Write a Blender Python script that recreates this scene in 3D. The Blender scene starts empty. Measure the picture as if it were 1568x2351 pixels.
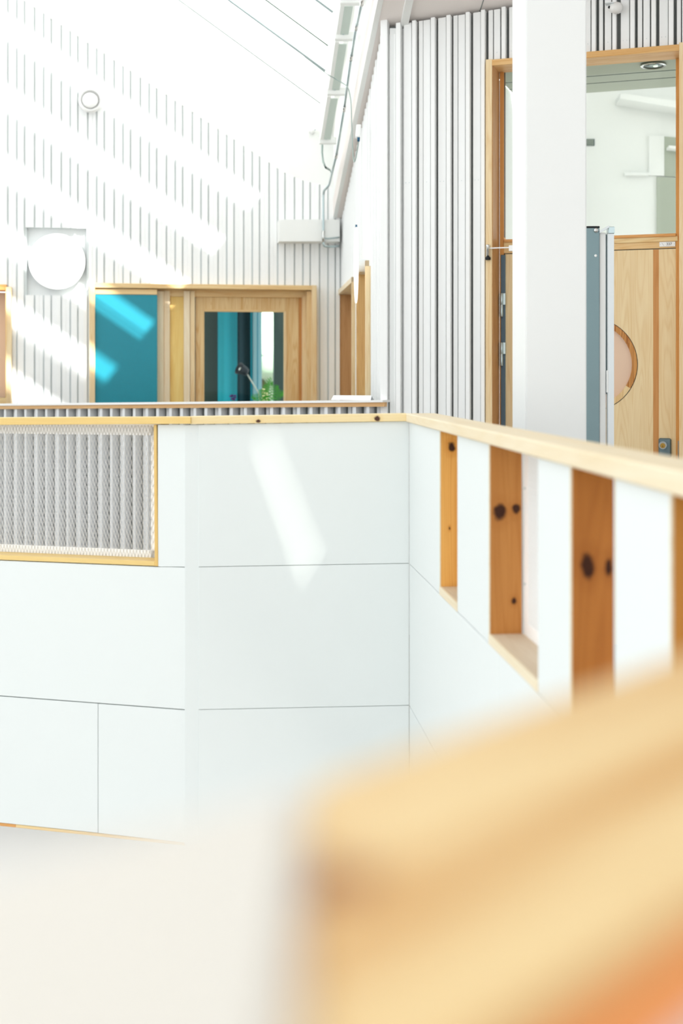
import bpy, bmesh, math, random
from mathutils import Vector, Matrix
random.seed(7)
SC = bpy.context.scene
COL = SC.collection
W, H, F, CX, HY = 1568, 2351, 3000.0, 784.0, 881.0      # image size, focal length in px, optical axis column, horizon row

# ------------------------------------------------------------------ camera, sky, sun, exposure
cd = bpy.data.cameras.new('camera'); cam = bpy.data.objects.new('camera', cd); COL.objects.link(cam)
cam.location = (0, 0, 0); cam.rotation_euler = (math.pi/2, 0, 0)
cd.sensor_fit = 'VERTICAL'; cd.sensor_height = 36.0; cd.sensor_width = 24.0
cd.lens = F*36.0/H; cd.shift_y = -(H/2-HY)/H; cd.clip_start = 0.01; cd.clip_end = 200
cd.dof.use_dof = True; cd.dof.focus_distance = 5.5; cd.dof.aperture_fstop = 2.8
SC.camera = cam
SUN = Vector((-.634, 1.0, -.93))
wd = bpy.data.worlds.new('sky'); SC.world = wd; wd.use_nodes = True
bg = wd.node_tree.nodes['Background']; bg.inputs[0].default_value = (.95, .982, 1.0, 1); bg.inputs[1].default_value = 1.5
sl = bpy.data.lights.new('sun', 'SUN'); so = bpy.data.objects.new('sun', sl); COL.objects.link(so)
sl.energy = 15; sl.angle = math.radians(.9); sl.color = (1.0, .99, .975)
so.rotation_euler = SUN.to_track_quat('-Z', 'Y').to_euler(); so.location = (6, -8, 9)
SC.view_settings.view_transform = 'Standard'; SC.view_settings.look = 'None'
SC.view_settings.exposure = 0.13; SC.view_settings.gamma = 1.0; SC.view_settings.use_curve_mapping = False

# ------------------------------------------------------------------ materials
def lin(h):
    h = h.lstrip('#'); v = [int(h[i:i+2], 16)/255 for i in (0, 2, 4)]
    return tuple(c/12.92 if c <= .04045 else ((c+.055)/1.055)**2.4 for c in v) + (1.0,)
def new_mat(name):
    m = bpy.data.materials.new(name); m.use_nodes = True
    nt = m.node_tree; return m, nt, nt.nodes, nt.links, nt.nodes['Principled BSDF']
def paint(name, col, rough=.55, var=.03, scale=6, bump=.0, metal=0.0, spec=.3):
    m, nt, N, L, b = new_mat(name)
    tc = N.new('ShaderNodeTexCoord'); no = N.new('ShaderNodeTexNoise'); no.inputs['Scale'].default_value = scale; no.inputs['Detail'].default_value = 5
    L.new(tc.outputs['Object'], no.inputs['Vector'])
    mx = N.new('ShaderNodeMix'); mx.data_type = 'RGBA'
    c = lin(col); mx.inputs[6].default_value = tuple(x*(1-var) for x in c[:3])+(1,); mx.inputs[7].default_value = tuple(min(1, x*(1+var)) for x in c[:3])+(1,)
    L.new(no.outputs['Fac'], mx.inputs[0]); L.new(mx.outputs[2], b.inputs['Base Color'])
    b.inputs['Roughness'].default_value = rough; b.inputs['Metallic'].default_value = metal; b.inputs['Specular IOR Level'].default_value = spec
    if bump:
        n2 = N.new('ShaderNodeTexNoise'); n2.inputs['Scale'].default_value = 180; L.new(tc.outputs['Object'], n2.inputs['Vector'])
        bp = N.new('ShaderNodeBump'); bp.inputs['Strength'].default_value = bump; bp.inputs['Distance'].default_value = .002
        L.new(n2.outputs['Fac'], bp.inputs['Height']); L.new(bp.outputs['Normal'], b.inputs['Normal'])
    return m
def wood(name, light, dark, axis=0, knots=(), rough=.5, contrast=.5, line=.35, scale=1.0, vary=.10, knotcol='#5a2d14'):
    """pine: grain runs along local AXIS; knots = [(x,y,z, long radius, cross radius)] in the board's own coordinates"""
    m, nt, N, L, b = new_mat(name)
    tc = N.new('ShaderNodeTexCoord'); oi = N.new('ShaderNodeObjectInfo')
    def vm(op, a, bb):
        n = N.new('ShaderNodeVectorMath'); n.operation = op
        for i, x in enumerate((a, bb)):
            if x is None: continue
            if hasattr(x, 'is_linked') or hasattr(x, 'links'): L.new(x, n.inputs[i])
            else: n.inputs[i].default_value = x
        return n
    def ma(op, a, bb=None, clamp=False):
        n = N.new('ShaderNodeMath'); n.operation = op; n.use_clamp = clamp
        for i, x in enumerate((a, bb)):
            if x is None: continue
            if hasattr(x, 'links'): L.new(x, n.inputs[i])
            else: n.inputs[i].default_value = x
        return n.outputs[0]
    def sv(al, cr): v = [cr*scale]*3; v[axis] = al*scale; return tuple(v)
    off = vm('SCALE', None, None); off.inputs[0].default_value = (7.3, 5.1, 3.7); L.new(oi.outputs['Random'], off.inputs['Scale'])
    p0 = tc.outputs['Object']
    def noise(v, sc_, detail=3, dist=0.):
        a = vm('MULTIPLY', p0, v); c = vm('ADD', a.outputs[0], off.outputs[0])
        n = N.new('ShaderNodeTexNoise'); n.inputs['Scale'].default_value = sc_; n.inputs['Detail'].default_value = detail; n.inputs['Distortion'].default_value = dist
        L.new(c.outputs[0], n.inputs['Vector']); return n.outputs['Fac']
    n1 = noise(sv(.8, 9), 2.0, 3, .8)
    n2 = noise(sv(2.5, 70), 3.0, 2)
    rings = ma('SINE', ma('MULTIPLY', noise(sv(.5, 9), 1.6, 1, .2), 110.0))
    rings = ma('MULTIPLY', ma('POWER', ma('ADD', ma('MULTIPLY', rings, .5), .5), 2.5), line)
    f = ma('ADD', ma('ADD', ma('MULTIPLY', ma('SUBTRACT', n1, .5), contrast*2.2), ma('MULTIPLY', ma('SUBTRACT', n2, .5), .35)), ma('ADD', rings, .22))
    f = ma('ADD', f, ma('MULTIPLY', ma('SUBTRACT', oi.outputs['Random'], .5), vary*2), True)
    mx = N.new('ShaderNodeMix'); mx.data_type = 'RGBA'; mx.inputs[6].default_value = lin(light); mx.inputs[7].default_value = lin(dark)
    L.new(f, mx.inputs[0]); colr = mx.outputs[2]
    kn = noise((22, 22, 22), 3.0, 2)
    for (kx, ky, kz, lo, cr) in knots:
        sc3 = [1/cr]*3; sc3[axis] = 1/lo
        d = vm('MULTIPLY', vm('SUBTRACT', p0, (kx, ky, kz)).outputs[0], tuple(sc3))
        ln = N.new('ShaderNodeVectorMath'); ln.operation = 'LENGTH'; L.new(d.outputs[0], ln.inputs[0])
        r = ma('ADD', ln.outputs['Value'], ma('MULTIPLY', ma('SUBTRACT', kn, .5), .9))
        mr = N.new('ShaderNodeMapRange'); mr.inputs['From Min'].default_value = .75; mr.inputs['From Max'].default_value = 1.2; mr.inputs['To Min'].default_value = 1; mr.inputs['To Max'].default_value = 0
        L.new(r, mr.inputs['Value'])
        halo = N.new('ShaderNodeMapRange'); halo.inputs['From Min'].default_value = 1.0; halo.inputs['From Max'].default_value = 2.6; halo.inputs['To Min'].default_value = .55; halo.inputs['To Max'].default_value = 0
        L.new(r, halo.inputs['Value'])
        h = N.new('ShaderNodeMix'); h.data_type = 'RGBA'; L.new(halo.outputs[0], h.inputs[0]); L.new(colr, h.inputs[6]); h.inputs[7].default_value = lin(dark)
        k = N.new('ShaderNodeMix'); k.data_type = 'RGBA'; L.new(mr.outputs[0], k.inputs[0]); L.new(h.outputs[2], k.inputs[6]); k.inputs[7].default_value = lin(knotcol)
        colr = k.outputs[2]
    L.new(colr, b.inputs['Base Color']); b.inputs['Roughness'].default_value = rough; b.inputs['Specular IOR Level'].default_value = .3
    return m
def glass(name, tint='#f4fbf8', rough=0.0, fac=.12):
    m, nt, N, L, b = new_mat(name); N.remove(b); out = N['Material Output']
    t = N.new('ShaderNodeBsdfTransparent'); t.inputs[0].default_value = lin(tint)
    g = N.new('ShaderNodeBsdfGlossy'); g.inputs['Roughness'].default_value = rough
    fr = N.new('ShaderNodeFresnel'); fr.inputs[0].default_value = 1.45
    mu = N.new('ShaderNodeMath'); mu.operation = 'MULTIPLY'; mu.inputs[1].default_value = fac*8; mu.use_clamp = True
    L.new(fr.outputs[0], mu.inputs[0])
    mx = N.new('ShaderNodeMixShader'); L.new(mu.outputs[0], mx.inputs[0]); L.new(t.outputs[0], mx.inputs[1]); L.new(g.outputs[0], mx.inputs[2]); L.new(mx.outputs[0], out.inputs[0])
    return m
def lamp_mat(name, col, e):
    m, nt, N, L, b = new_mat(name)
    b.inputs['Base Color'].default_value = lin(col); b.inputs['Emission Color'].default_value = lin(col); b.inputs['Emission Strength'].default_value = e; b.inputs['Roughness'].default_value = .4
    return m

M_SLAT = paint('white_slat_paint', '#fafbfa', .6, .02, 5, .15)
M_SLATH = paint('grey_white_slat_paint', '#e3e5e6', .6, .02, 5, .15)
M_WALL = paint('white_wall_paint', '#f2f4f3', .7, .015, 4)
M_PANEL = paint('white_panel_laminate', '#e3e8e7', .45, .012, 3)
M_BACK = paint('dark_wind_felt', '#868b89', .9, .1, 10)
M_CEIL = paint('ceiling_board', '#f4ece7', .8, .015, 3)
M_BEAM = paint('white_beam_paint', '#f5f6f3', .6, .015, 4)
M_PILLAR = paint('white_pillar_paint', '#eceeed', .5, .01, 2)
M_FLOOR = paint('pale_linoleum', '#a9a5a1', .5, .05, 8)
M_MESHM = paint('white_powder_coat', '#fdfdfc', .4, .01, 10)
M_TEAL = paint('teal_board', '#088a9d', .45, .06, 2, 0, 0, .5)
M_TEAL2 = paint('teal_curtain', '#2db0c6', .8, .05, 3)
M_TEALD = paint('shadowed_teal', '#0d3a46', .8, .1, 3)
M_GREY = paint('grey_green_paint', '#4c5d5b', .7, .03, 3)
M_BLUE = paint('pale_blue_frame', '#a8d3e2', .5, .02, 3)
M_CYAN = paint('cyan_frame', '#12a9c4', .5, .02, 3)
M_ROOM = paint('pale_green_wall_paint', '#e6e8e6', .8, .02, 2)
M_SOFF = paint('grey_green_soffit', '#a9b0a2', .8, .02, 2)
M_STEEL = paint('zinc_steel', '#b9c9cb', .3, .05, 20, 0, .85)
M_CHROME = paint('chrome', '#d5d6d4', .18, .02, 20, 0, 1.0)
M_BRASS = paint('brass', '#c49a4e', .25, .05, 20, 0, 1.0)
M_BLACK = paint('black_plastic', '#15181a', .45, .05, 20)
M_GASK = paint('blue_grey_gasket', '#5c7280', .5, .04, 12)
M_POST = paint('blue_grey_metal', '#7f969b', .35, .04, 4, 0, .25)
M_ALU = paint('brushed_aluminium', '#dfe4e6', .35, .02, 10, 0, .3)
M_TRACK = paint('grey_green_track', '#cdd9d1', .5, .03, 10)
M_PLAST = paint('white_plastic', '#f5f5f3', .4, .01, 10)
M_LOCK = paint('slate_lock_plate', '#6e8188', .35, .04, 10, 0, .6)
M_PAPER = paint('white_paper', '#f4f7f8', .8, .01, 5)
M_GLASS = glass('clear_glass', '#f4fbf8', 0, .03)
M_GLASSG = glass('greenish_glass', '#f8faf8', 0, .06)
M_SKYG = glass('skylight_glass', '#ffffff', 0, .05)
def translucent(name, col, f):
    m, nt, N, L, b = new_mat(name); b.inputs['Base Color'].default_value = lin(col); b.inputs['Roughness'].default_value = .6
    t = N.new('ShaderNodeBsdfTranslucent'); t.inputs[0].default_value = lin(col); mx = N.new('ShaderNodeMixShader'); mx.inputs[0].default_value = f
    L.new(b.outputs[0], mx.inputs[1]); L.new(t.outputs[0], mx.inputs[2]); L.new(mx.outputs[0], N['Material Output'].inputs[0]); return m
M_BAR = translucent('glowing_bar_white', '#fbfcfa', .55)  # translucency added so the solid white skylight bars glow
M_BACKF = paint('pale_batten_backing', '#dde3e2', .9, .03, 10)
M_SLOTG = glass('streak_tint_glass', '#e9e9e5', 0, .02)
M_FROST = paint('blush_film_on_glass', '#dfbd9f', .25, .04, 2, 0, 0, .6)
M_OPAL = lamp_mat('opal_lamp', '#fffdf8', .9)
M_DOWN = lamp_mat('downlight_glow', '#e8f0e4', .8)
M_LEAF = paint('fern_green', '#4fae3c', .5, .2, 30)
M_TREE = paint('tree_green', '#dfe8cf', .8, .3, 3)
M_PURP = paint('purple_petal', '#6a3a8c', .6, .2, 20)
M_TERRA = paint('pot_grey', '#8a8f8c', .6, .05, 10)
M_CABLE = paint('grey_cable', '#9fb0aa', .5, .02, 10)
M_NAVY = paint('dark_blue_plug', '#2f5b78', .5, .02, 10)
M_WHITEC = paint('overexposed_cap_white', '#dad6ce', .5, .02, 3)
M_BLUSH = paint('blush_panel_paint', '#ecd6d6', .6, .02, 3)
M_TXT = paint('navy_print', '#20284a', .5, 0, 5)

W_H = wood('pine_horizontal', '#efd6a2', '#d3a35f', 0)
W_V = wood('pine_vertical', '#ecd2a0', '#cf9c5a', 2)
W_FRV = wood('pine_frame_vertical', '#f2ddb4', '#d8a866', 2, line=.2)
W_FRH = wood('pine_frame_horizontal', '#eed3a0', '#d6a15c', 0, line=.2)
W_PALE = wood('pale_pine_vertical', '#f4e6cb', '#e5c596', 2, line=.15)
W_YEL = wood('yellow_pine_panel', '#f6d98c', '#e2b052', 2, line=.1)
W_BRV = wood('brown_pine_vertical', '#b98350', '#8f5a2d', 2, line=.4)
W_ORV = wood('orange_pine_vertical', '#e0a35c', '#bf7a36', 2)
W_ORH = wood('orange_pine_horizontal', '#e3aa68', '#c98341', 0)
W_CAPP = wood('pale_cap_pine', '#e9dcc0', '#dcc498', 0, line=.15)
W_CAPL = wood('yellow_cap_pine', '#e8cb88', '#dcb76c', 0, line=.12)
W_LATH = wood('tan_lath', '#dcb483', '#c6935a', 0, line=.2)
W_SILL = wood('dusty_sill_pine', '#d9c8b0', '#b79b78', 0, line=.2)
W_DOOR = wood('door_pine', '#f0dbb0', '#d8b074', 2, line=.22, contrast=.35)
W_STAVE = wood('dark_stave', '#cf9558', '#b67639', 2, line=.3)
W_RING = wood('ring_pine', '#d59a55', '#a4652b', 2, line=.8)

# ------------------------------------------------------------------ builders
def tag(o, label=None, cat=None, group=None, kind=None):
    if label: o['label'] = label
    if cat: o['category'] = cat
    if group: o['group'] = group
    if kind: o['kind'] = kind
    return o
def root(name, loc=(0, 0, 0), label=None, cat=None, group=None, kind=None):
    o = bpy.data.objects.new(name, None); COL.objects.link(o); o.location = loc; o.empty_display_size = .1
    return tag(o, label, cat, group, kind)
def wloc(o):
    v = Vector(o.location)
    while o.parent: o = o.parent; v = v + Vector(o.location)
    return v
def link(name, me, mat, parent=None, loc=(0, 0, 0), rz=0.0, smooth=False):
    o = bpy.data.objects.new(name, me); COL.objects.link(o)
    if mat: me.materials.append(mat)
    loc = Vector(loc)
    if parent is not None:
        o.parent = parent
        pl, pr = PW.get(parent.name, (wloc(parent), 0.0))
        d = loc-pl; c, s = math.cos(-pr), math.sin(-pr)
        o.location = (d.x*c-d.y*s, d.x*s+d.y*c, d.z); o.rotation_euler = (0, 0, rz-pr)
    else:
        o.location = loc; o.rotation_euler = (0, 0, rz)
    PW[o.name] = (loc, rz)
    if smooth:
        for p in me.polygons: p.use_smooth = True
    return o
PW = {}
def bm2me(bm, name):
    bmesh.ops.recalc_face_normals(bm, faces=bm.faces); me = bpy.data.meshes.new(name); bm.to_mesh(me); bm.free(); return me
def bm_prism(bm, pts, y0, y1):
    """extrude polygon given in (x,z) from y0 to y1"""
    a = [bm.verts.new((x, y0, z)) for x, z in pts]; b = [bm.verts.new((x, y1, z)) for x, z in pts]
    n = len(pts); bm.faces.new(a); bm.faces.new(b[::-1])
    for i in range(n): bm.faces.new((a[i], b[i], b[(i+1) % n], a[(i+1) % n]))
class Pl:
    """an upright plane: (s, n, z) = along, towards the room, up"""
    def __init__(self, p0, u):
        self.p = Vector(p0); self.u = Vector(u).normalized(); n = Vector((-self.u.y, self.u.x))
        if n.dot(-self.p) < 0: n = -n
        self.n = n; self.rz = math.atan2(self.u.y, self.u.x); self.sg = 1 if n.dot(Vector((-self.u.y, self.u.x))) > 0 else -1
    def sz(self, px, py, n=0.0):
        a = (px-CX)/F; Y = (self.p.dot(self.n)+n)/(a*self.n.x+self.n.y)
        q = Vector((a*Y, Y)); return (q-self.p-self.n*n).dot(self.u), (HY-py)/F*Y
    def s(self, px, n=0.0): return self.sz(px, 0, n)[0]
    def w(self, s, n, z): q = self.p+self.u*s+self.n*n; return Vector((q.x, q.y, z))
    def poly(self, name, mat, pts, n0, n1, parent=None, bev=0.0):
        sc = sum(p[0] for p in pts)/len(pts); zc = sum(p[1] for p in pts)/len(pts); nc = (n0+n1)/2
        bm = bmesh.new(); bm_prism(bm, [(p[0]-sc, p[1]-zc) for p in pts], (n0-nc)*self.sg, (n1-nc)*self.sg)
        if bev: bmesh.ops.recalc_face_normals(bm, faces=bm.faces); bmesh.ops.bevel(bm, geom=list(bm.edges), offset=bev, segments=1, affect='EDGES')
        return link(name, bm2me(bm, name), mat, parent, self.w(sc, nc, zc), self.rz)
    def box(self, name, mat, s0, s1, n0, n1, z0, z1, parent=None, bev=0.0):
        return self.poly(name, mat, [(s0, z0), (s1, z0), (s1, z1), (s0, z1)], n0, n1, parent, bev)
    def pix(self, name, mat, pxs, n0, n1, parent=None, bev=0.0):
        return self.poly(name, mat, [self.sz(x, y, n1) for x, y in pxs], n0, n1, parent, bev)
    def disc(self, name, mat, sc, zc, r, n0, n1, parent=None, seg=40, r_in=0.0, smooth=False):
        bm = bmesh.new(); nc = (n0+n1)/2; y0, y1 = (n0-nc)*self.sg, (n1-nc)*self.sg
        c = [(math.cos(2*math.pi*i/seg), math.sin(2*math.pi*i/seg)) for i in range(seg)]
        if r_in:
            R = [[bm.verts.new((x*q, y, z*q)) for x, z in c] for q, y in ((r, y0), (r, y1), (r_in, y1), (r_in, y0))]
            for k in range(4):
                for i in range(seg): bm.faces.new((R[k][i], R[k][(i+1) % seg], R[(k+1) % 4][(i+1) % seg], R[(k+1) % 4][i]))
        else: bm_prism(bm, [(x*r, z*r) for x, z in c], y0, y1)
        return link(name, bm2me(bm, name), mat, parent, self.w(sc, nc, zc), self.rz)
    def holes(self, name, mat, s0, s1, z0, ztop, rects, n0, n1, parent=None):
        """wall slab with rectangular openings, one mesh; ztop = function of s"""
        es = sorted({s0, s1} | {e for r in rects for e in r[:2] if s0 < e < s1}); bm = bmesh.new()
        sc, nc = (s0+s1)/2, (n0+n1)/2; y0, y1 = (n0-nc)*self.sg, (n1-nc)*self.sg
        for a, b in zip(es, es[1:]):
            m = (a+b)/2; cuts = sorted((r[2], r[3]) for r in rects if r[0] < m < r[1]); z = z0
            for c0, c1 in cuts:
                if c0 > z+1e-4: bm_prism(bm, [(a-sc, z), (b-sc, z), (b-sc, c0), (a-sc, c0)], y0, y1)
                z = max(z, c1)
            if ztop(m) > z: bm_prism(bm, [(a-sc, z), (b-sc, z), (b-sc, ztop(b)), (a-sc, ztop(a))], y0, y1)
        return link(name, bm2me(bm, name), mat, parent, self.w(sc, nc, 0), self.rz)
def tube(name, mat, pts, r, parent=None, seg=8, closed=False):
    """round bar through world points, one mesh"""
    pts = [Vector(p) for p in pts]; c = sum(pts, Vector())/len(pts); bm = bmesh.new(); rings = []
    for i, p in enumerate(pts):
        t = (pts[min(i+1, len(pts)-1)]-pts[max(i-1, 0)]).normalized()
        a = t.orthogonal().normalized() if i == 0 else (rings_a - t*rings_a.dot(t)).normalized()
        rings_a = a; b = t.cross(a)
        rr = r[i] if isinstance(r, (list, tuple)) else r
        rings.append([bm.verts.new(p-c+(a*math.cos(2*math.pi*k/seg)+b*math.sin(2*math.pi*k/seg))*rr) for k in range(seg)])
    for u, v in zip(rings, rings[1:]):
        for k in range(seg): bm.faces.new((u[k], u[(k+1) % seg], v[(k+1) % seg], v[k]))
    bm.faces.new(rings[0][::-1]); bm.faces.new(rings[-1])
    return link(name, bm2me(bm, name), mat, parent, c, 0, True)
def hexa(name, mat, p, a, b, c, parent=None, bev=0.0):
    """parallelepiped at corner p with edges a, b, c"""
    p, a, b, c = map(Vector, (p, a, b, c)); ctr = p+(a+b+c)/2; bm = bmesh.new()
    v = [bm.verts.new(p+a*i+b*j+c*k-ctr) for i in (0, 1) for j in (0, 1) for k in (0, 1)]
    for f in ((0, 1, 3, 2), (4, 6, 7, 5), (0, 4, 5, 1), (2, 3, 7, 6), (0, 2, 6, 4), (1, 5, 7, 3)): bm.faces.new([v[i] for i in f])
    if bev: bmesh.ops.recalc_face_normals(bm, faces=bm.faces); bmesh.ops.bevel(bm, geom=list(bm.edges), offset=bev, segments=1, affect='EDGES')
    return link(name, bm2me(bm, name), mat, parent, ctr)
def flat(name, mat, outer, inner=None, dz=Vector((0, 0, .06)), parent=None, kind=None):
    """slab from a polygon of world points (and one hole), thickened by dz"""
    bm = bmesh.new(); c = sum((Vector(p) for p in outer), Vector())/len(outer); es = []
    for loop in ([outer] + ([inner] if inner else [])):
        v = [bm.verts.new(Vector(p)-c) for p in loop]
        es += [bm.edges.new((v[i], v[(i+1) % len(v)])) for i in range(len(v))]
    r = bmesh.ops.triangle_fill(bm, use_beauty=True, edges=es); fs = [f for f in r['geom'] if isinstance(f, bmesh.types.BMFace)]
    g = bmesh.ops.extrude_face_region(bm, geom=fs); bmesh.ops.translate(bm, verts=[x for x in g['geom'] if isinstance(x, bmesh.types.BMVert)], vec=dz)
    o = link(name, bm2me(bm, name), mat, parent, c); return tag(o, kind=kind) if kind else o
def lathe(name, mat, base, prof, parent=None, seg=20, axis=Vector((0, 0, 1)), cap=True):
    bm = bmesh.new(); q = Vector((0, 0, 1)).rotation_difference(axis.normalized()).to_matrix(); R = []
    for r, h in prof: R.append([bm.verts.new(q @ Vector((r*math.cos(2*math.pi*k/seg), r*math.sin(2*math.pi*k/seg), h))) for k in range(seg)])
    for u, v in zip(R, R[1:]):
        for k in range(seg): bm.faces.new((u[k], u[(k+1) % seg], v[(k+1) % seg], v[k]))
    if cap: bm.faces.new(R[0][::-1]); bm.faces.new(R[-1])
    return link(name, bm2me(bm, name), mat, parent, base, 0, True)

# ------------------------------------------------------------------ the planes of the place
PF = Pl((-.0145, 10.25), (1, .15))              # far wall
PR = Pl((.215, 7.235), (1, -.3415))             # slatted wall with the door
PS = Pl((.215, 7.235), (-.0765, 1))             # side wall running away to the far wall
CORN = Vector((.226, 4.35))
PM = Pl(CORN, (1, .084))                        # middle parapet
sj, _ = PM.sz(441, 950); JO = PM.w(sj, 0, 0)
PLft = Pl((JO.x, JO.y), (1, -.304))             # left parapet
PP = Pl(CORN, (.0857, -1))                      # right parapet, s runs to the camera
hl = Vector((-.2613*8.7, 8.7)); hr = Vector((.0327*7.14, 7.14))
PH = Pl(hr, hr-hl)                              # slatted half wall, s<=0
PE = Pl((-.065, 10.22), (-.08, 1))              # sloping fascia
E1 = Vector((-.167, 10.23, 2.036)); AV = Vector((1, .15, -.70)); BV = Vector((.08, -1, .23))
ZF = -1.38                                      # upper floor level
def roof_z(x, y):                                # skylight / roof plane
    n = AV.cross(BV); return E1.z-(n.x*(x-E1.x)+n.y*(y-E1.y))/n.z
T0 = Vector((.215, 7.235, 1.995)); TU = Vector((PR.u.x, PR.u.y, .057))
def ceil_z(x, y):
    n = TU.cross(BV); return T0.z-(n.x*(x-T0.x)+n.y*(y-T0.y))/n.z
def ex(y): return .7526-.08*y                    # the fascia's line in plan

# ------------------------------------------------------------------ large structure
fo = [(-6, 6.0), (-.47, 4.33), (.226, 4.40), (.50, 1.05), (-.65, -.42), (-6, -.42), (-6, -9), (5, -9), (5, 10.4), (-6, 9.3)]
flat('floor', M_FLOOR, [(x, y, ZF) for x, y in fo], dz=Vector((0, 0, -.12)), kind='structure')
flat('floor_lower', M_FLOOR, [(-9, -9, -4.6), (5, -9, -4.6), (5, 12, -4.6), (-9, 12, -4.6)], dz=Vector((0, 0, -.1)), kind='structure')
tag(PLft.box('wall_lower', M_WALL, -6, .05, -.42, -.30, -4.6, ZF-.12), kind='structure')
tag(PM.box('wall_lower_right', M_WALL, -.62, 2.6, -.42, -.30, -4.6, ZF-.12), kind='structure')
# ceiling over the gallery on the right, with an unseen slot added to throw the streak on the parapet
spx = [(568, 1012), (608, 1006), (756, 1400), (714, 1412)]
slot = []
for px, py in spx:
    s_, z_ = PM.sz(px, py); p = PM.w(s_, 0, z_); d = 0.0
    for _ in range(60):
        q = p-SUN*d; d += (ceil_z(q.x, q.y)-q.z)/.75
    q = p-SUN*d; slot.append(Vector((q.x, q.y, ceil_z(q.x, q.y))))
co = [(ex(10.35), 10.35), (ex(-6.8), -6.8), (5, -6.8), (5, 5.45)]
q = PR.w(PR.s(1600), -.2, 0); co += [(q.x, q.y)]
q = PR.w(.15, -.2, 0); co += [(q.x, q.y), (.12, 10.35)]
flat('ceiling', M_CEIL, [(x, y, ceil_z(x, y)) for x, y in co], slot, Vector((0, 0, .14)), kind='structure')
sw = root('streak_slot', slot[0], kind='structure')
flat('pane', M_SLOTG, [p+Vector((0, 0, .06)) for p in slot], None, Vector((0, 0, .012)), sw)  # added pane, its tint weakens the streak
# sloping fascia above the ceiling edge
def roofline(y): return roof_z(ex(y), y)+.1
fp = []
for y in (10.4, -6.8): fp.append((y, ceil_z(ex(y), y)-.005, roofline(y)))
pts = [(PE.u.dot(Vector((ex(y), y))-PE.p), z0, z1) for y, z0, z1 in fp]
tag(PE.poly('trim_1', M_BEAM, [(pts[0][0], pts[0][1]), (pts[1][0], pts[1][1]), (pts[1][0], pts[1][2]), (pts[0][0], pts[0][2])], -.03, .0), kind='structure')
# roof between skylight and gallery, then solid roof towards the camera
def RP(a, t): return E1+AV*a+BV*t
flat('roof', M_BEAM, [RP(-2.6, 4.05), RP(.14, 4.05), RP(.14, 17.1), RP(-2.6, 17.1)], None, Vector((0, 0, .16)), kind='structure')
flat('trim_2', M_BEAM, [RP(.07, -.05), RP(.24, -.05), RP(.24, 4.05), RP(.07, 4.05)], None, Vector((0, 0, .14)), kind='structure')
flat('wall_east', M_WALL, [(5, -9, ZF), (5, 5.6, ZF), (5, 5.6, 4.6), (5, -9, 6.0)], None, Vector((.1, 0, 0)), kind='structure')
tag(flat('wall_west', M_WALL, [(-5, -9, -4.6), (-5, 10, -4.6), (-5, 10, .8), (-5, -9, .8)], None, Vector((-.1, 0, 0))), kind='structure')
# skylight: glazing bars and panes
sk = root('window_3', RP(-2.5, 2), kind='structure')
NV = AV.cross(BV).normalized(); NV = NV if NV.z > 0 else -NV
for k in range(8):
    t = .15+.548*k
    hexa('glazing_bar', M_BAR, RP(.07, t-.105)-NV*.07, AV*-5.2, BV*.21, NV*.10, sk)
    if k < 7: hexa('pane', M_SKYG, RP(.07, t+.108)+NV*.0, AV*-5.2, BV*.332, NV*.012, sk)

# ------------------------------------------------------------------ slats
PAT = [(.000, .038, 0), (.041, .061, 1), (.083, .103, 0), (.105, .139, 0), (.142, .163, 1)]; PER = .187
PATF = [(.0125, .0400, 0), (.0405, .067, 0), (.0795, .1235, 1), (.136, .166, 0), (.1665, .198, 1)]
def slats(pl, s0, s1, start, z0, ztop, rects, parent, low=(-.018, 0.), fin=(-.018, .042), per=PER, mat=M_SLAT, name='slat', pat=PAT, base=PER):
    k = math.floor((s0-start)/per)-1
    while start+k*per < s1:
        for a, b, f in pat:
            a_, b_ = start+k*per+a*per/base, start+k*per+b*per/base
            if a_ < s0 or b_ > s1: continue
            put_slat(pl, a_, b_, f, z0, ztop, rects, parent, low, fin, mat, name)
        k += 1
def put_slat(pl, a, b, f, z0, ztop, rects, parent, low, fin, mat=M_SLAT, name='slat'):
    z = z0; n0, n1 = fin if f else low; j = random.uniform(-.0015, .0015)
    for r in sorted(rects, key=lambda r: r[2]):
        if b > r[0] and a < r[1]:
            if r[2] > z+.03: pl.poly(name, mat, [(a, z), (b, z), (b, min(r[2], ztop(b))), (a, min(r[2], ztop(a)))], n0, n1+j, parent)
            z = max(z, r[3])
    if ztop((a+b)/2) > z+.03: pl.poly(name, mat, [(a, z), (b, z), (b, ztop(b)), (a, ztop(a))], n0, n1+j, parent)

def rect(pl, x0, y0, x1, y1, n=0.0):
    a, zt = pl.sz(x0, y0, n); b, _ = pl.sz(x1, y1, n); _, zb = pl.sz((x0+x1)/2, y1, n); _, zt = pl.sz((x0+x1)/2, y0, n)
    return (a, b, zb, zt)

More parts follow.
